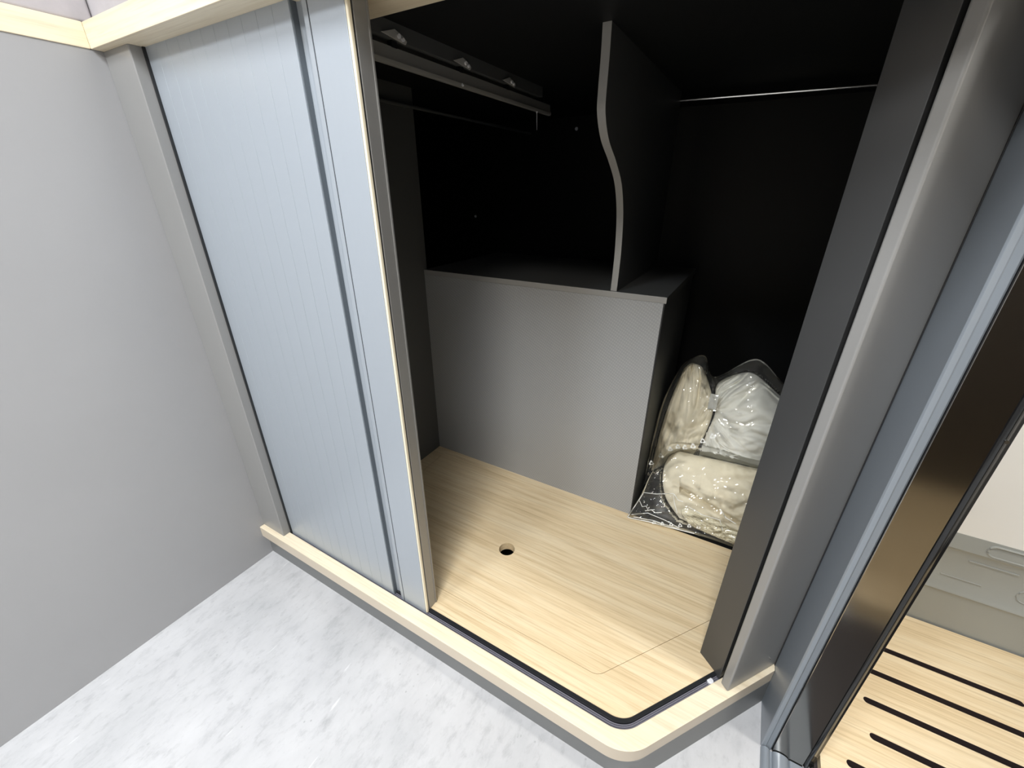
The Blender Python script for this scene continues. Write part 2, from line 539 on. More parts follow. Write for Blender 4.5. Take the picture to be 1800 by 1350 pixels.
box('edge_profile', XE - 0.0200, XE, YD + 0.0090, YD + 0.0335, ZS - 0.0003, Z1, M['alu_edge'], dr, bev=0.0016)
box('edge_lip', XE - 0.0050, XE + 0.0014, YD + 0.0305, YD + 0.0338, ZS - 0.0003, Z1, M['alu_edge'], dr, bev=0.0006)

# ------------------------------------------------------------------ floor hatch with finger hole
hx, hy, hr = -0.4255, 0.7090, 0.0215
hole = [(hx + hr * math.cos(2 * math.pi * k / 32), hy + hr * math.sin(2 * math.pi * k / 32)) for k in range(32)]
hatch = plate('floor_hatch', hatch_outline(0.0011), [hole], ZB + 0.012, ZS - 0.0003, M['oak_x'])
tag(hatch, 'light oak hatch board with round finger hole in wardrobe floor', 'hatch')

# ------------------------------------------------------------------ storage box and divider inside
def front_edge(o, t=0.6):
    # grey edge band on the front-facing edge of a board
    o.data.materials.append(M['edge_grey'])
    for p in o.data.polygons:
        if abs(p.normal.x) < 0.5 and (p.normal.y < -t): p.material_index = 1
    return o
sb = thing('storage_box', (-0.55, 1.2, ZS), 'boxed-in grey compartment with woven front standing on the wardrobe floor', 'storage box')
box('front_panel', -0.9035, -0.1700, 1.0100, 1.0250, ZS - 0.0005, 0.7546, M['woven'], sb, bev=0.0008)
box('side_panel', -0.1850, -0.1690, 1.0250, 1.4550, ZS - 0.005, 0.7546, M['panel'], sb, bev=0.0005)
front_edge(box('shelf', -0.9035, -0.1640, 1.0090, 1.4560, 0.7546, 0.7700, M['panel'], sb, bev=0.0012))
box('side_edge', -0.1705, -0.1680, 1.0094, 1.0112, ZS, 0.7546, M['black'], sb)

prof_ctl = [(1.0115, 0.7698), (1.0140, 0.81), (1.0140, 0.86), (1.0060, 0.918), (0.9895, 0.967), (0.9580, 1.0125), (0.9060, 1.050), (0.8520, 1.082),
            (0.8220, 1.119), (0.8180, 1.152), (0.8190, 1.20), (0.8170, ZT - 0.0135)]
def catmull(P, n=6):
    out = []
    for i in range(len(P) - 1):
        p0 = P[max(i - 1, 0)]; p1 = P[i]; p2 = P[i + 1]; p3 = P[min(i + 2, len(P) - 1)]
        for k in range(n):
            t = k / n
            out.append(tuple(0.5 * ((2 * b) + (-a + c) * t + (2 * a - 5 * b + 4 * c - d) * t * t + (-a + 3 * b - 3 * c + d) * t ** 3)
                             for a, b, c, d in zip(p0, p1, p2, p3)))
    out.append(P[-1])
    return out
prof = catmull(prof_ctl)
dv = prism('divider_panel', prof + [(1.4500, ZT - 0.0135), (1.4500, 0.7698)], -0.3016, -0.2856, M['panel'], axis='x', bev=0.0010)
front_edge(dv, 0.3)
tag(dv, 'upright grey divider with S-curved front edge standing on the boxed-in compartment', 'divider')

# ------------------------------------------------------------------ clothes rail and lift-up bracket under the bed base
bb = thing('bed_base', (-0.4, 1.1, ZT), 'dark bed base board forming the wardrobe ceiling', 'bed base')
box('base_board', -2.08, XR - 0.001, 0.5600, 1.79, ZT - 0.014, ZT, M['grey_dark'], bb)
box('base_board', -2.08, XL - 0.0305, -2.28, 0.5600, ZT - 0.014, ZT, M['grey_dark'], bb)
bm_ = box('cross_beam', -0.640, -0.595, 0.5610, 1.1950, 1.2215, ZT - 0.013, M['panel'], bb, bev=0.001)

cr = thing('clothes_rail', (-0.6, 0.9, 1.19), 'grey metal pull-out clothes rail with clips under the bed base', 'rail')
prof_r = [(-0.6180, 1.2130), (-0.6015, 1.2130), (-0.6005, 1.1990), (-0.5975, 1.1935), (-0.5990, 1.1880), (-0.6050, 1.1865), (-0.6120, 1.1890), (-0.6180, 1.1990)]
prism('rail', prof_r, 0.5610, 1.2580, M['dull_steel'], cr, axis='y', bev=0.0008)
for yy in (0.648, 0.836, 1.020):
    c = prism('clip', [(yy - 0.034, 1.2250), (yy + 0.020, 1.2190), (yy + 0.024, 1.2240), (yy + 0.014, 1.2300), (yy - 0.004, 1.2350)], -0.5955, -0.5925, M['zinc'], cr, axis='x', bev=0.0006)
    tube('clip_pin', [(-0.5925, yy + 0.003, 1.2270), (-0.5895, yy + 0.003, 1.2270)], 0.0034, M['white_plastic'], c, 10)  # steel pins coloured white, their glints painted in
    tube('clip_pin', [(-0.5925, yy + 0.012, 1.2240), (-0.5890, yy + 0.012, 1.2240)], 0.0026, M['white_plastic'], c, 10)
    box('clip_post', -0.610, -0.600, yy - 0.006, yy + 0.006, 1.2120, 1.2220, M['grey_dark'], c)
tube('pull_cord', [(-0.6020, 1.1760, 1.1880), (-0.6020, 1.1765, 1.1830), (-0.6020, 1.1790, 1.1450)], [0.0032, 0.0009, 0.0006], M['white_plastic'], cr, 8)
tube('rail_stop', [(-0.5990, 0.8330, 1.1930), (-0.5960, 0.8330, 1.1890)], 0.0022, M['white_plastic'], cr, 8)

r2 = tube('hanging_rod', [(-0.8965, 0.58, 1.1990), (-0.8965, 1.02, 1.1990), (-0.8965, 1.70, 1.1990)], 0.0045, M['panel'])
for yy in (0.600, 0.985):
    box('bracket', -0.9037, -0.8960, yy - 0.006, yy + 0.006, 1.1940, 1.2040, M['panel'], r2, bev=0.0006)
tag(r2, 'thin dark metal hanging rod along the left inner wall', 'rod')
r3 = tube('cross_rod', [(-0.2860, 1.440, 1.2235), (XR - 0.0055, 1.440, 1.2185)], 0.0038, M['steel'])
tag(r3, 'bright thin metal rod crossing the dark right half of the wardrobe', 'rod')
for (sx, sz, lb) in ((-0.699, 1.204, 'small pale screw cap on the dark back wall beside the end of the pull-out rail'),
                     (-1.175, 0.884, 'small pale screw cap low on the dark back wall above the boxed-in compartment')):
    s = tube('screw_cap', [(sx, 1.7005, sz), (sx, 1.6960, sz)], 0.006, M['white_plastic'], None, 10)
    tag(s, lb, 'screw cap', 'screw caps on the back wall')

# ------------------------------------------------------------------ mattresses above the trim
m1 = box('mattress', -2.08, XL - 0.0050, -2.2, 0.4350, ZT, 1.42, M['mattress'], bev=0.006, seg=3)
tag(m1, 'lilac grey mattress over the plain grey panel', 'mattress')
m2 = box('mattress', -2.08, XR - 0.005, 0.4360, 1.78, ZT + 0.0005, 1.42, M['mattress'], bev=0.006, seg=3)
tag(m2, 'lilac grey mattress over the oak wardrobe header', 'mattress')

# ------------------------------------------------------------------ washroom
frame_prof = [(XR, 0.7270), (XR, 0.6232), (0.2128, 0.6208), (0.2180, 0.6196), (0.2195, 0.6215), (0.2270, 0.6215), (0.2295, 0.6240), (0.2300, 0.7270)]
df = prism('door_1', frame_prof, 0.0, ZC, M['frame'], bev=0.0006)
struct(df)

wdoor = thing('washroom_door', (0.262, 0.64, 0), 'glossy black washroom door leaf standing against the blue-grey frame', 'door')
leaf_prof = [(0.2304, 0.6206), (0.2800, 0.6206), (0.2800, 0.672), (0.2304, 0.672)]
prism('leaf', leaf_prof, 0.002, 1.98, M['mirror'], wdoor, bev=0.0005, seg=1)
edge_prof = [(0.2806, 0.6225), (0.2830, 0.6200), (0.2855, 0.6188), (0.2880, 0.6205), (0.2905, 0.6235), (0.2945, 0.6250), (0.2950, 0.672), (0.2806, 0.672)]
prism('edge_strip', edge_prof, 0.006, 1.98, M['black_gloss'], wdoor, bev=0.0006)
box('hinge_seam', 0.2299, 0.2305, 0.6225, 0.66, 0.002, 1.97, M['black'], wdoor)
tube('knob', [(0.2865, 0.6190, 0.742), (0.2865, 0.6168, 0.742)], 0.0022, M['steel'], wdoor, 8)

# threshold strip on the floor in front of the door
tp = []
for k in range(9):
    a = math.pi * (1 - k / 8)
    tp.append((0.2190 + 0.0080 * math.cos(a), 0.002 + 0.0080 * math.sin(a)))
tp += [(0.2290, 0.0025)]
for k in range(9):
    a = math.pi * (1 - k / 8)
    tp.append((0.2440 + 0.0140 * math.cos(a), 0.003 + 0.0085 * math.sin(a)))
tp += [(0.2600, 0.0060), (0.2960, 0.0060), (0.2960, 0.0), (0.2110, 0.0)]
th = prism('threshold_strip', tp, -0.02, 0.6190, M['frame'], axis='y')
tag(th, 'pale blue-grey ribbed threshold strip on the floor under the black door', 'threshold')

# duckboard
def slot(x0, x1, yc, w):
    r = w / 2; out = []
    for k in range(9):
        a = -math.pi / 2 + math.pi * k / 8
        out.append((x1 - r + r * math.cos(a), yc + r * math.sin(a)))
    for k in range(9):
        a = math.pi / 2 + math.pi * k / 8
        out.append((x0 + r + r * math.cos(a), yc + r * math.sin(a)))
    return out
slots = [slot(0.345, 0.678, 0.9555, 0.0135), slot(0.39, 0.95, 0.8805, 0.0135), slot(0.390, 0.95, 0.8035, 0.0135), slot(0.390, 0.72, 0.7295, 0.0135),
         slot(0.345, 0.678, 0.655, 0.0135),
         slot(0.720, 0.95, 0.9555, 0.0135), slot(0.760, 0.95, 0.7295, 0.0135)]
g = plate('shower_duckboard', [(0.3030, 0.60), (1.05, 0.60), (1.05, 1.0915), (0.3030, 1.0915)], slots, 0.012, 0.0300, M['oak_x'])
g.data.materials.append(M['slot'])
for p in g.data.polygons:
    if abs(p.normal.z) < 0.5 and 0.31 < p.center.x < 1.04 and 0.605 < p.center.y < 1.085: p.material_index = 1
tag(g, 'light oak duckboard with long rounded slots lying in the shower tray', 'duckboard')

tr = thing('shower_tray', (0.7, 0.8, 0), 'grey moulded shower tray with raised back wall', 'shower tray')
box('tray_floor', 0.2975, 1.19, 0.20, 1.1000, 0.0, 0.012, plain('dark_tray_floor', (0.035, 0.030, 0.030), 0.6), tr)
bprof = [(1.0960, 0.001), (1.0985, 0.128), (1.0975, 0.134), (1.0945, 0.1385), (1.0955, 0.1440), (1.0990, 0.150), (1.1000, 0.252), (1.0985, 0.258), (1.0950, 0.264), (1.0960, 0.275), (1.0985, 0.3035), (1.1200, 0.3035), (1.1200, 0.001)]
prism('tray_back', bprof, 0.2360, 1.19, M['tray'], tr, axis='x')
def oval(name, x0, x1, z0, z1, y, r):
    pts = []
    w = (z1 - z0) / 2
    for k in range(25):
        a = 2 * math.pi * k / 24
        cx = (x0 + w) if math.cos(a) < 0 else (x1 - w)
        pts.append((cx + w * math.cos(a), y, (z0 + z1) / 2 + w * math.sin(a)))
    tube(name, pts, r, M['tray'], tr, 6, cap=False)
oval('moulded_oval', 0.575, 0.80, 0.268, 0.296, 1.0965, 0.0026)
oval('moulded_oval', 0.655, 0.95, 0.170, 0.205, 1.0995, 0.0018)
box('moulded_rib', 0.53, 0.60, 1.0980, 1.0996, 0.1800, 0.1830, M['tray'], tr, bev=0.0006)
box('moulded_rib', 0.56, 0.64, 1.0980, 1.0999, 0.2360, 0.2400, M['tray'], tr, bev=0.0006)
struct(box('wall_washroom_rear', 0.230, 1.2, 1.0990, 1.130, 0.3035, ZC + 0.002, M['bath_white']))
struct(box('wall_washroom_side', 0.2302, 0.2360, 0.675, 1.099, 0.012, ZC + 0.002, M['bath_white']))
struct(box('wall_washroom_near', 0.230, 1.2, -0.55, -0.50, -0.002, ZC + 0.002, M['brown']))

# oak step unit on the near side of the washroom and oak cabinet behind the viewer
stp = box('washroom_step', 0.40, 1.18, -0.49, 0.18, 0.0, 0.055, M['oak_x'], bev=0.004)
tag(stp, 'low light oak step in the washroom next to the doorway', 'step')
kc = thing('kitchen_cabinet', (-0.5, -2.0, 0), 'light oak kitchen cabinet with grey worktop against the back wall', 'cabinet')
box('body', -1.05, 0.20, -2.29, -1.90, 0.0, 0.86, M['grey'], kc)
for k in range(3):
    d_ = box('cabinet_door', -1.045 + k * 0.416, -1.045 + k * 0.416 + 0.410, -1.90, -1.882, 0.08, 0.85, M['oak_x'], kc, bev=0.002)
    tube('handle', [(-1.045 + k * 0.416 + 0.10, -1.872, 0.78), (-1.045 + k * 0.416 + 0.31, -1.872, 0.78)], 0.005, M['steel'], d_, 8)
    box('handle_foot', -1.045 + k * 0.416 + 0.10, -1.045 + k * 0.416 + 0.112, -1.884, -1.868, 0.776, 0.784, M['steel'], d_)
box('worktop', -1.06, 0.205, -2.295, -1.86, 0.86, 0.89, M['grey'], kc, bev=0.003)

# ------------------------------------------------------------------ ceiling lamps
def ceiling_lamp(loc, r, power, col, label, strength):
    t = thing('ceiling_lamp', loc, label, 'lamp')
    tube('housing', [(loc[0], loc[1], ZC + 0.001), (loc[0], loc[1], ZC - 0.022)], r + 0.012, M['white_plastic'], t, 32)
    tube('diffuser', [(loc[0], loc[1], ZC - 0.0215), (loc[0], loc[1], ZC - 0.028)], r, emit('lamp_glow', col, strength), t, 32)
    ld = bpy.data.lights.new('lamp_light', 'AREA')
    ld.shape = 'DISK'; ld.size = 2 * r
    ld.energy = power; ld.color = col
    lo = bpy.data.objects.new('lamp_light', ld)
    COL.objects.link(lo)
    lo.location = (loc[0], loc[1], ZC - 0.030)
    lo.parent = t; lo.matrix_parent_inverse = t.matrix_world.inverted()
    return t
ceiling_lamp((-0.90, -1.05, ZC), 0.20, LAMP_COOL, (0.86, 0.93, 1.0), 'round cool white ceiling lamp above the left mattress', 4)
ceiling_lamp((-0.05, -1.00, ZC), 0.22, LAMP_WARM, (1.0, 0.95, 0.86), 'round warm white ceiling lamp above the aisle', 4)
ceiling_lamp((0.72, 0.55, ZC), 0.08, LAMP_BATH, (1.0, 0.97, 0.92), 'small round ceiling lamp inside the washroom', 3)

rl = thing('roof_hatch', (-0.15, -0.35, ZC), 'square roof hatch with pale daylight panel above the aisle', 'roof hatch')
box('hatch_frame', -0.42, 0.12, -0.62, -0.08, ZC - 0.012, ZC + 0.001, M['white_plastic'], rl, bev=0.003)
box('hatch_panel', -0.39, 0.09, -0.59, -0.11, ZC - 0.016, ZC - 0.0115, emit('daylight_panel', (0.9, 0.95, 1.0), 3), rl)
ld = bpy.data.lights.new('hatch_light', 'AREA'); ld.shape = 'SQUARE'; ld.size = 0.48; ld.energy = ROOF_LIGHT; ld.color = (0.93, 0.96, 1.0)
lo = bpy.data.objects.new('hatch_light', ld); COL.objects.link(lo)
lo.location = (-0.15, -0.35, ZC - 0.018); lo.parent = rl; lo.matrix_parent_inverse = rl.matrix_world.inverted()

# ------------------------------------------------------------------ bags with folded covers
random.seed(4)
def lerp(a, b, t): return a + (b - a) * t
def curve_at(P, u):
    n = len(P) - 1
    s = min(max(u * n, 0), n - 1e-6); i = int(s); t = s - i
    p0 = P[max(i - 1, 0)]; p1 = P[i]; p2 = P[i + 1]; p3 = P[min(i + 2, n)]
    return tuple(0.5 * ((2 * b) + (-a + c) * t + (2 * a - 5 * b + 4 * c - d) * t * t + (-a + 3 * b - 3 * c + d) * t ** 3) for a, b, c, d in zip(p0, p1, p2, p3))

def pillow(name, rows, thick, fold, mat, parent=None, nu=90, nv=90, n=(0, -0.93, 0.37), power=0.45, smooth=True, back=0.6):
    """stuffed bag: rows of points from hem to top; bulges along n and back"""
    nn = Vector(n).normalized()
    bm = bmesh.new()
    F = []; B = []
    for j in range(nv + 1):
        v = j / nv
        fr = []; br = []
        for i in range(nu + 1):
            u = i / nu
            p = Vector(curve_at([curve_at(r, u) for r in rows], v))
            s = (max(math.sin(math.pi * u), 0) * max(math.sin(math.pi * v), 0)) ** power
            rim = 0.25 + 0.75 * s
            f = fold(u, v)
            fr.append(bm.verts.new(p + nn * (thick * s + f * rim)))
            if i in (0, nu) or j in (0, nv):
                br.append(fr[-1])
            else:
                br.append(bm.verts.new(p - nn * (thick * back * s)))
        F.append(fr); B.append(br)
    for j in range(nv):
        for i in range(nu):
            bm.faces.new((F[j][i], F[j][i + 1], F[j + 1][i + 1], F[j + 1][i]))
            q = (B[j][i], B[j + 1][i], B[j + 1][i + 1], B[j][i + 1])
            if len(set(q)) == 4 and not all(a is b for a, b in zip(q, (F[j][i], F[j + 1][i], F[j + 1][i + 1], F[j][i + 1]))):
                try: bm.faces.new(q)
                except ValueError: pass
    bm.verts.index_update()
    idx = ([[v.index for v in r] for r in F], [[v.index for v in r] for r in B])
    o = bm_to(name, bm, mat, parent, smooth=smooth, angle=60 if smooth else 180)
    GRID[o.name] = idx
    return o
GRID = {}

def nz(x, y, z=0.0): return noise.noise(Vector((x, y, z)))
def ridge(t): return 1.0 - abs(((t / math.pi) % 2.0) - 1.0) * 2.0

def valley(x, k=7.0):
    """narrow crease where the noise crosses zero"""
    return math.exp(-(x * k) ** 2)
# left gathered cover (upper bag, against the box)
def fold_l(u, v):
    w = nz(u * 2.5, v * 2.0, 1.0)
    f = 0.0050 * math.sin(12 * u + 5 * w + 3.0 * v) * (0.4 + 0.6 * v)
    f += 0.0120 * nz(u * 2.6, v * 3.4, 5.0)
    f -= 0.0120 * valley(nz(u * 2.2 + 0.3 * w, v * 2.6, 31.0)) * (1 if v > 0.2 else 0.3)
    f -= 0.0090 * valley(nz(u * 4.0, v * 2.4, 47.0), 6)
    f -= 0.0030 * valley(nz(u * 7.0, v * 5.0, 53.0), 5)
    if v < 0.34: f += 0.0038 * math.sin(75 * u + 7 * nz(u * 6, v * 9, 2)) * (1 - v / 0.34)
    f -= 0.012 * math.exp(-((v - 0.24 - 0.05 * w) / 0.035) ** 2)
    return f
c1 = pillow('gathered_cover', [
    [(-0.160, 1.170, 0.170), (-0.105, 1.165, 0.225), (-0.045, 1.165, 0.270)],
    [(-0.158, 1.185, 0.270), (-0.095, 1.175, 0.310), (-0.024, 1.180, 0.350)],
    [(-0.148, 1.200, 0.390), (-0.085, 1.195, 0.410), (-0.020, 1.200, 0.425)],
    [(-0.130, 1.225, 0.495), (-0.098, 1.220, 0.505), (-0.046, 1.225, 0.485)],
    [(-0.122, 1.240, 0.522), (-0.104, 1.240, 0.536), (-0.076, 1.240, 0.528)]], 0.040, fold_l, M['cloth_cream'], nu=130, nv=130)
tag(c1, 'cream gathered fabric cover in the clear bag, pressed against the boxed-in compartment', 'fabric cover')

# right pleated cover: folds fan out from the pinch on its left
def fold_r(u, v):
    th = math.atan2((v - 0.46) * 0.95, u + 0.12)
    rr = math.hypot(u + 0.12, v - 0.46)
    w = nz(u * 3, v * 3, 3.0)
    g = min(1.0, rr * 2.2)
    f = 0.0075 * math.sin(13 * th + 3.6 * w) * g
    f -= 0.0105 * valley(math.sin(8.5 * th + 2.6 * nz(u * 2.2, v * 2.2, 17)), 3.2) * g
    f -= 0.0080 * valley(nz(th * 5.5, rr * 1.7, 23.0), 6) * g
    f -= 0.0050 * valley(nz(th * 9.0, rr * 2.0, 29.0), 5) * g
    f += 0.0030 * math.sin(37 * th + 6 * nz(u * 4, v * 5, 7)) * min(1, rr * 1.6) * (1 if v > 0.4 else 0.3)
    f += 0.0090 * nz(u * 2.4, v * 2.4, 8.0)
    f -= 0.020 * math.exp(-(rr / 0.16) ** 2)
    return f
c2 = pillow('pleated_cover', [
    [(-0.030, 1.150, 0.255), (0.080, 1.140, 0.245), (0.195, 1.150, 0.240)],
    [(-0.022, 1.175, 0.340), (0.080, 1.160, 0.330), (0.200, 1.170, 0.330)],
    [(-0.012, 1.205, 0.410), (0.080, 1.185, 0.415), (0.202, 1.190, 0.420)],
    [(-0.026, 1.235, 0.478), (0.070, 1.220, 0.500), (0.172, 1.220, 0.466)],
    [(-0.004, 1.250, 0.508), (0.055, 1.250, 0.534), (0.120, 1.245, 0.500)]], 0.048, fold_r, M['cloth_white'], nu=140, nv=130)
tag(c2, 'white fabric cover with fanned pleats in the clear bag beside the angled post', 'fabric cover')

# lower folded cover with a fleece-lined opening
def fold_b(u, v):
    w = nz(u * 2, v * 2, 4.0)
    f = 0.0090 * nz(u * 2.6, v * 2.2, 6.0) + 0.0030 * nz(u * 8, v * 6, 2.0)
    f += 0.0045 * math.sin(34 * u + 16 * v + 5 * w) * math.exp(-((v - 0.56) / 0.16) ** 2) * (1 if 0.35 < u < 0.85 else 0.25)
    f -= 0.0100 * valley(nz(u * 2.4, v * 1.8, 61.0), 6)
    f -= 0.0040 * valley(nz(u * 5.0 + v * 2, v * 3.0, 67.0), 5) * (1 if v > 0.45 else 0.3)
    line = 0.44 - 0.24 * u + 0.02 * math.sin(5 * u)
    if u > 0.20: f -= 0.034 * math.exp(-((v - line) / 0.028) ** 2)
    if u > 0.20: f += 0.010 * math.exp(-((v - line - 0.10) / 0.06) ** 2)
    return f
c3 = pillow('fleece_lined_cover', [
    [(-0.035, 1.062, 0.112), (0.080, 1.056, 0.107), (0.200, 1.056, 0.107)],
    [(-0.088, 1.090, 0.150), (0.060, 1.078, 0.150), (0.202, 1.080, 0.150)],
    [(-0.112, 1.120, 0.205), (0.050, 1.105, 0.215), (0.202, 1.105, 0.220)],
    [(-0.108, 1.140, 0.255), (0.050, 1.125, 0.268), (0.202, 1.130, 0.275)],
    [(-0.080, 1.155, 0.280), (0.060, 1.145, 0.295), (0.200, 1.150, 0.300)]], 0.036, fold_b, M['cloth_cream'], nu=140, nv=110)
tag(c3, 'cream fleece-lined cover folded in the lower clear bag on the wardrobe floor', 'fabric cover')

def fold_f(u, v):
    return 0.0055 * nz(u * 34, v * 16, 1.0) + 0.0045 * nz(u * 60, v * 28, 3.0)
fl = pillow('fleece_lining', [
    [(-0.006, 1.036, 0.122), (0.060, 1.031, 0.119), (0.140, 1.028, 0.116), (0.185, 1.028, 0.116)],
    [(-0.036, 1.044, 0.150), (0.045, 1.036, 0.147), (0.130, 1.032, 0.136), (0.185, 1.032, 0.132)],
    [(-0.030, 1.052, 0.166), (0.045, 1.042, 0.168), (0.130, 1.036, 0.156), (0.185, 1.036, 0.148)]], 0.016, fold_f, M['fleece'], c3, nu=120, nv=40)

# clear bags
def crinkle(seed, amp, fr):
    def f(u, v):
        a = nz(u * fr, v * fr, seed)
        b = nz(u * fr * 2.3 + 4, v * fr * 2.3, seed + 3)
        return amp * (abs(a) * 1.6 + 0.7 * abs(b)) + 0.003
    return f
upper = pillow('clear_bag', [
    [(-0.163, 1.120, 0.148), (-0.080, 1.110, 0.215), (0.010, 1.105, 0.242), (0.100, 1.105, 0.225), (0.204, 1.110, 0.225)],
    [(-0.164, 1.165, 0.285), (-0.090, 1.150, 0.330), (-0.015, 1.165, 0.370), (0.080, 1.140, 0.360), (0.204, 1.150, 0.355)],
    [(-0.156, 1.185, 0.420), (-0.085, 1.180, 0.440), (-0.020, 1.205, 0.440), (0.080, 1.170, 0.450), (0.203, 1.180, 0.440)],
    [(-0.132, 1.230, 0.515), (-0.080, 1.215, 0.522), (-0.035, 1.230, 0.485), (0.060, 1.215, 0.530), (0.178, 1.225, 0.494)],
    [(-0.110, 1.245, 0.545), (-0.072, 1.245, 0.562), (-0.036, 1.245, 0.505), (0.055, 1.245, 0.578), (0.130, 1.245, 0.520)]],
    0.056, crinkle(11.0, 0.010, 6.0), M['film'], nu=110, nv=100, smooth=False, power=0.4)
tag(upper, 'clear plastic bag with two covers standing between the box and the angled post', 'plastic bag')
lower = pillow('clear_bag', [
    [(-0.176, 0.992, 0.109), (-0.100, 1.010, 0.109), (0.000, 1.026, 0.109), (0.100, 1.030, 0.108), (0.204, 1.030, 0.108)],
    [(-0.166, 1.010, 0.135), (-0.110, 1.030, 0.140), (0.000, 1.042, 0.145), (0.100, 1.044, 0.145), (0.204, 1.046, 0.145)],
    [(-0.152, 1.045, 0.175), (-0.105, 1.070, 0.190), (0.000, 1.070, 0.200), (0.100, 1.070, 0.200), (0.204, 1.075, 0.200)],
    [(-0.142, 1.092, 0.216), (-0.096, 1.105, 0.250), (0.000, 1.095, 0.270), (0.100, 1.095, 0.270), (0.204, 1.100, 0.270)],
    [(-0.126, 1.140, 0.250), (-0.084, 1.156, 0.292), (0.010, 1.156, 0.309), (0.100, 1.156, 0.309), (0.204, 1.156, 0.312)]],
    0.034, crinkle(23.0, 0.010, 7.0), M['film'], nu=110, nv=80, smooth=False, power=0.4)
tag(lower, 'clear plastic bag with crumpled corner lying on the edge of the oak wardrobe floor', 'plastic bag')

# the film wraps its contents, the covers press against one another, nothing passes through
NB = Vector((0, -0.93, 0.37)).normalized()       # direction in which the bags bulge
def tree(*obs):
    vs_, fs = [], []
    for o in obs:
        k = len(vs_)
        vs_ += [v.co.copy() for v in o.data.vertices]
        fs += [tuple(i + k for i in p.vertices) for p in o.data.polygons]
    return BVHTree.FromPolygons(vs_, fs)
def front_of(bv, p):
    h, _, _, _ = bv.ray_cast(p + NB * (1.0 - p.dot(NB) + (-0.5)), -NB)
    return None if h is None else h.dot(NB)
def rear_of(bv, p):
    h, _, _, _ = bv.ray_cast(p - NB * (2.0 + p.dot(NB)), NB)
    return None if h is None else h.dot(NB)
def set_h(v, h): v.co = v.co + NB * (h - v.co.dot(NB))
def above(ob, z):
    for v in ob.data.vertices: v.co.z = max(v.co.z, z)
def behind(ob, bv, gap, rad=0.003):
    """press a soft thing back so that it stays behind the other body"""
    F, B = GRID[ob.name]
    back = {i for r in B for i in r} - {i for r in F for i in r}
    for v in ob.data.vertices:
        lim = None
        for dx in (-rad, 0, rad):
            for dz in (-rad, -rad / 2, 0, rad / 2, rad):
                r = rear_of(bv, v.co + Vector((dx, 0.37 / 0.93 * dz, dz)))
                if r is not None: lim = r if lim is None else min(lim, r)
        if lim is not None: set_h(v, min(v.co.dot(NB), lim - gap - (0.004 if v.index in back else 0)))
    ob.data.update()
def wrap(film, parts, gap, seed):
    """stretch the film round its contents like a tent"""
    F, B = GRID[film.name]
    V = film.data.vertices
    bv = tree(*parts)
    nj, ni = len(F), len(F[0])
    hf = [[front_of(bv, V[F[j][i]].co) for i in range(ni)] for j in range(nj)]
    hb = [[rear_of(bv, V[B[j][i]].co) for i in range(ni)] for j in range(nj)]
    def dil(A, f, j, i):
        q = [A[y][x] for y in range(max(j - 1, 0), min(j + 2, nj)) for x in range(max(i - 1, 0), min(i + 2, ni)) if A[y][x] is not None]
        return f(q) if q else None
    for j in range(nj):
        for i in range(ni):
            rim = j in (0, nj - 1) or i in (0, ni - 1)
            a = dil(hf, max, j, i); b_ = dil(hb, min, j, i)
            if rim:
                if a is not None: set_h(V[F[j][i]], (a + b_) / 2)
                continue
            wr = 0.0020 * abs(nz(i * 0.16, j * 0.16, seed))
            if a is not None: set_h(V[F[j][i]], max(V[F[j][i]].co.dot(NB), a + gap) + wr)
            if b_ is not None: set_h(V[B[j][i]], min(V[B[j][i]].co.dot(NB), b_ - gap))
    film.data.update()
def squeeze(ob, x0, x1):
    xs = [v.co.x for v in ob.data.vertices]
    a, b = min(xs), max(xs)
    a1, b1 = max(a, x0), min(b, x1)
    for v in ob.data.vertices: v.co.x = a1 + (v.co.x - a) / (b - a) * (b1 - a1)
    ob.data.update()
for o in (c1, c2, c3): squeeze(o, -0.1540, 0.1930)
squeeze(fl, -0.2, 0.1850)
squeeze(upper, -0.1660, 0.2042); squeeze(lower, -0.1780, 0.2042)
above(c3, 0.1072); above(fl, 0.1085)
wrap(lower, (c3, fl), 0.0020, 3.0)
above(lower, 0.1053)
bl = tree(lower)
for o in (c1, c2): behind(o, bl, 0.0105, 0.012)
behind(upper, bl, 0.0040, 0.0055)
wrap(upper, (c1, c2), 0.0012, 8.0)
behind(upper, bl, 0.0040, 0.0055)

# crumpled hem rope along the bottom of the lower bag and creases whose bright highlights are painted as pale tubes
def snap(ob, x, z, dy=-0.0012):
    me = ob.data
    bv = BVHTree.FromPolygons([v.co for v in me.vertices], [tuple(p.vertices) for p in me.polygons])
    hit, nrm, _, _ = bv.ray_cast(Vector((x, 0.7, z)), Vector((0, 1, 0)))
    return None if hit is None else Vector((hit.x, hit.y + dy, hit.z))
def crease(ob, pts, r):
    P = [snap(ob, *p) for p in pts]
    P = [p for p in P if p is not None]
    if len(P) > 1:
        tube('crease', P, r, M['crease_glint'], ob, 6)
M['crease_glint'] = plain('painted_crease_glint', (0.92, 0.92, 0.88), 0.12)
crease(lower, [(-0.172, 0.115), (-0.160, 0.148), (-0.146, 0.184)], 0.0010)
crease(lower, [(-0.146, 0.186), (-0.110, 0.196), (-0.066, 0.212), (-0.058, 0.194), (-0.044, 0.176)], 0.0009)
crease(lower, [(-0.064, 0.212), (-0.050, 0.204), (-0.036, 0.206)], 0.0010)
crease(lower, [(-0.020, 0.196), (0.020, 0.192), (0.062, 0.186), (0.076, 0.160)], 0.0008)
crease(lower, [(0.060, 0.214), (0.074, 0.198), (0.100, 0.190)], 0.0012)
crease(lower, [(-0.162, 0.130), (-0.120, 0.146), (-0.070, 0.142), (-0.030, 0.128), (-0.040, 0.122), (-0.100, 0.130), (-0.155, 0.124)], 0.0010)
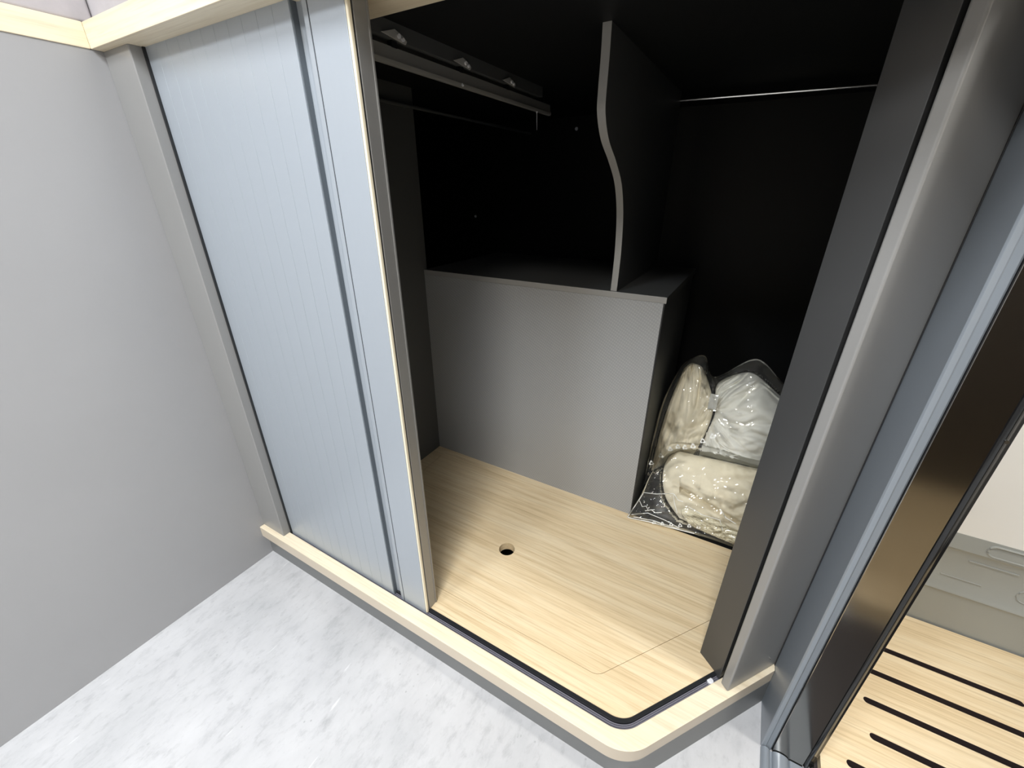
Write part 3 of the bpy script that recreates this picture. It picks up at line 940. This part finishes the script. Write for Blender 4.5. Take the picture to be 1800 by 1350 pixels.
crease(lower, [(-0.170, 0.114), (-0.110, 0.120), (-0.050, 0.119), (0.010, 0.126)], 0.0013)
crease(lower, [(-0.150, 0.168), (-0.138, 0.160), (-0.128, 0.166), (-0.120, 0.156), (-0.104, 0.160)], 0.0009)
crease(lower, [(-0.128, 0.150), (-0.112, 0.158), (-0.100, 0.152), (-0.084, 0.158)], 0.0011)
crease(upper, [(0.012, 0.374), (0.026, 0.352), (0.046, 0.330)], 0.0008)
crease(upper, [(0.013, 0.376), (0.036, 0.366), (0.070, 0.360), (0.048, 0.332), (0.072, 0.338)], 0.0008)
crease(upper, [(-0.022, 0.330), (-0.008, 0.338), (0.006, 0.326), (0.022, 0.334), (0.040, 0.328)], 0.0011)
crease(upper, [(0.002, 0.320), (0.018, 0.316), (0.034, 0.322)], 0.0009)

# recycling marks printed along the hems: small rings of three bent arrows
def mark(ob, x, z, s, rot):
    c = snap(ob, x, z, -0.0007)
    if c is None: return
    bm = bmesh.new()
    for k in range(3):
        a0 = rot + k * 2 * math.pi / 3
        for (ra, rb) in ((0.0, 0.42), (0.50, 0.90)):
            A = Vector((math.cos(a0), math.sin(a0))); B_ = Vector((math.cos(a0 + 2 * math.pi / 3), math.sin(a0 + 2 * math.pi / 3)))
            p = A.lerp(B_, ra) * s; q = A.lerp(B_, rb) * s
            t = (q - p).normalized(); nrm = Vector((-t.y, t.x)) * s * 0.20
            vs_ = [p + nrm, p - nrm, q - nrm, q + nrm]
            f0 = [bm.verts.new(c + Vector((w.x, 0.37 * w.y, 0.93 * w.y))) for w in vs_]
            f1 = [bm.verts.new(c + Vector((w.x, 0.37 * w.y, 0.93 * w.y)) - NB * 0.0004) for w in vs_]
            bm.faces.new(f0); bm.faces.new(f1[::-1])
            for i in range(4): bm.faces.new((f0[i], f0[(i + 1) % 4], f1[(i + 1) % 4], f1[i]))
    bm_to('recycling_mark', bm, M['print'], ob, smooth=False)
for k in range(8):
    t = k / 7
    mark(upper, lerp(-0.150, -0.004, t), lerp(0.236, 0.386, t), 0.0076, math.pi / 2 + 0.3)
for k in range(6):
    t = k / 5
    mark(lower, lerp(-0.098, 0.016, t), lerp(0.1230, 0.1500, t), 0.0056, math.pi / 2 + 0.3)

# paper tag between the two covers
pt = snap(c2, -0.012, 0.45, -0.004)
tg = box('paper_tag', -0.034, -0.012, 1.166, 1.1668, 0.436, 0.484, M['paper'], upper, bev=0.0002)
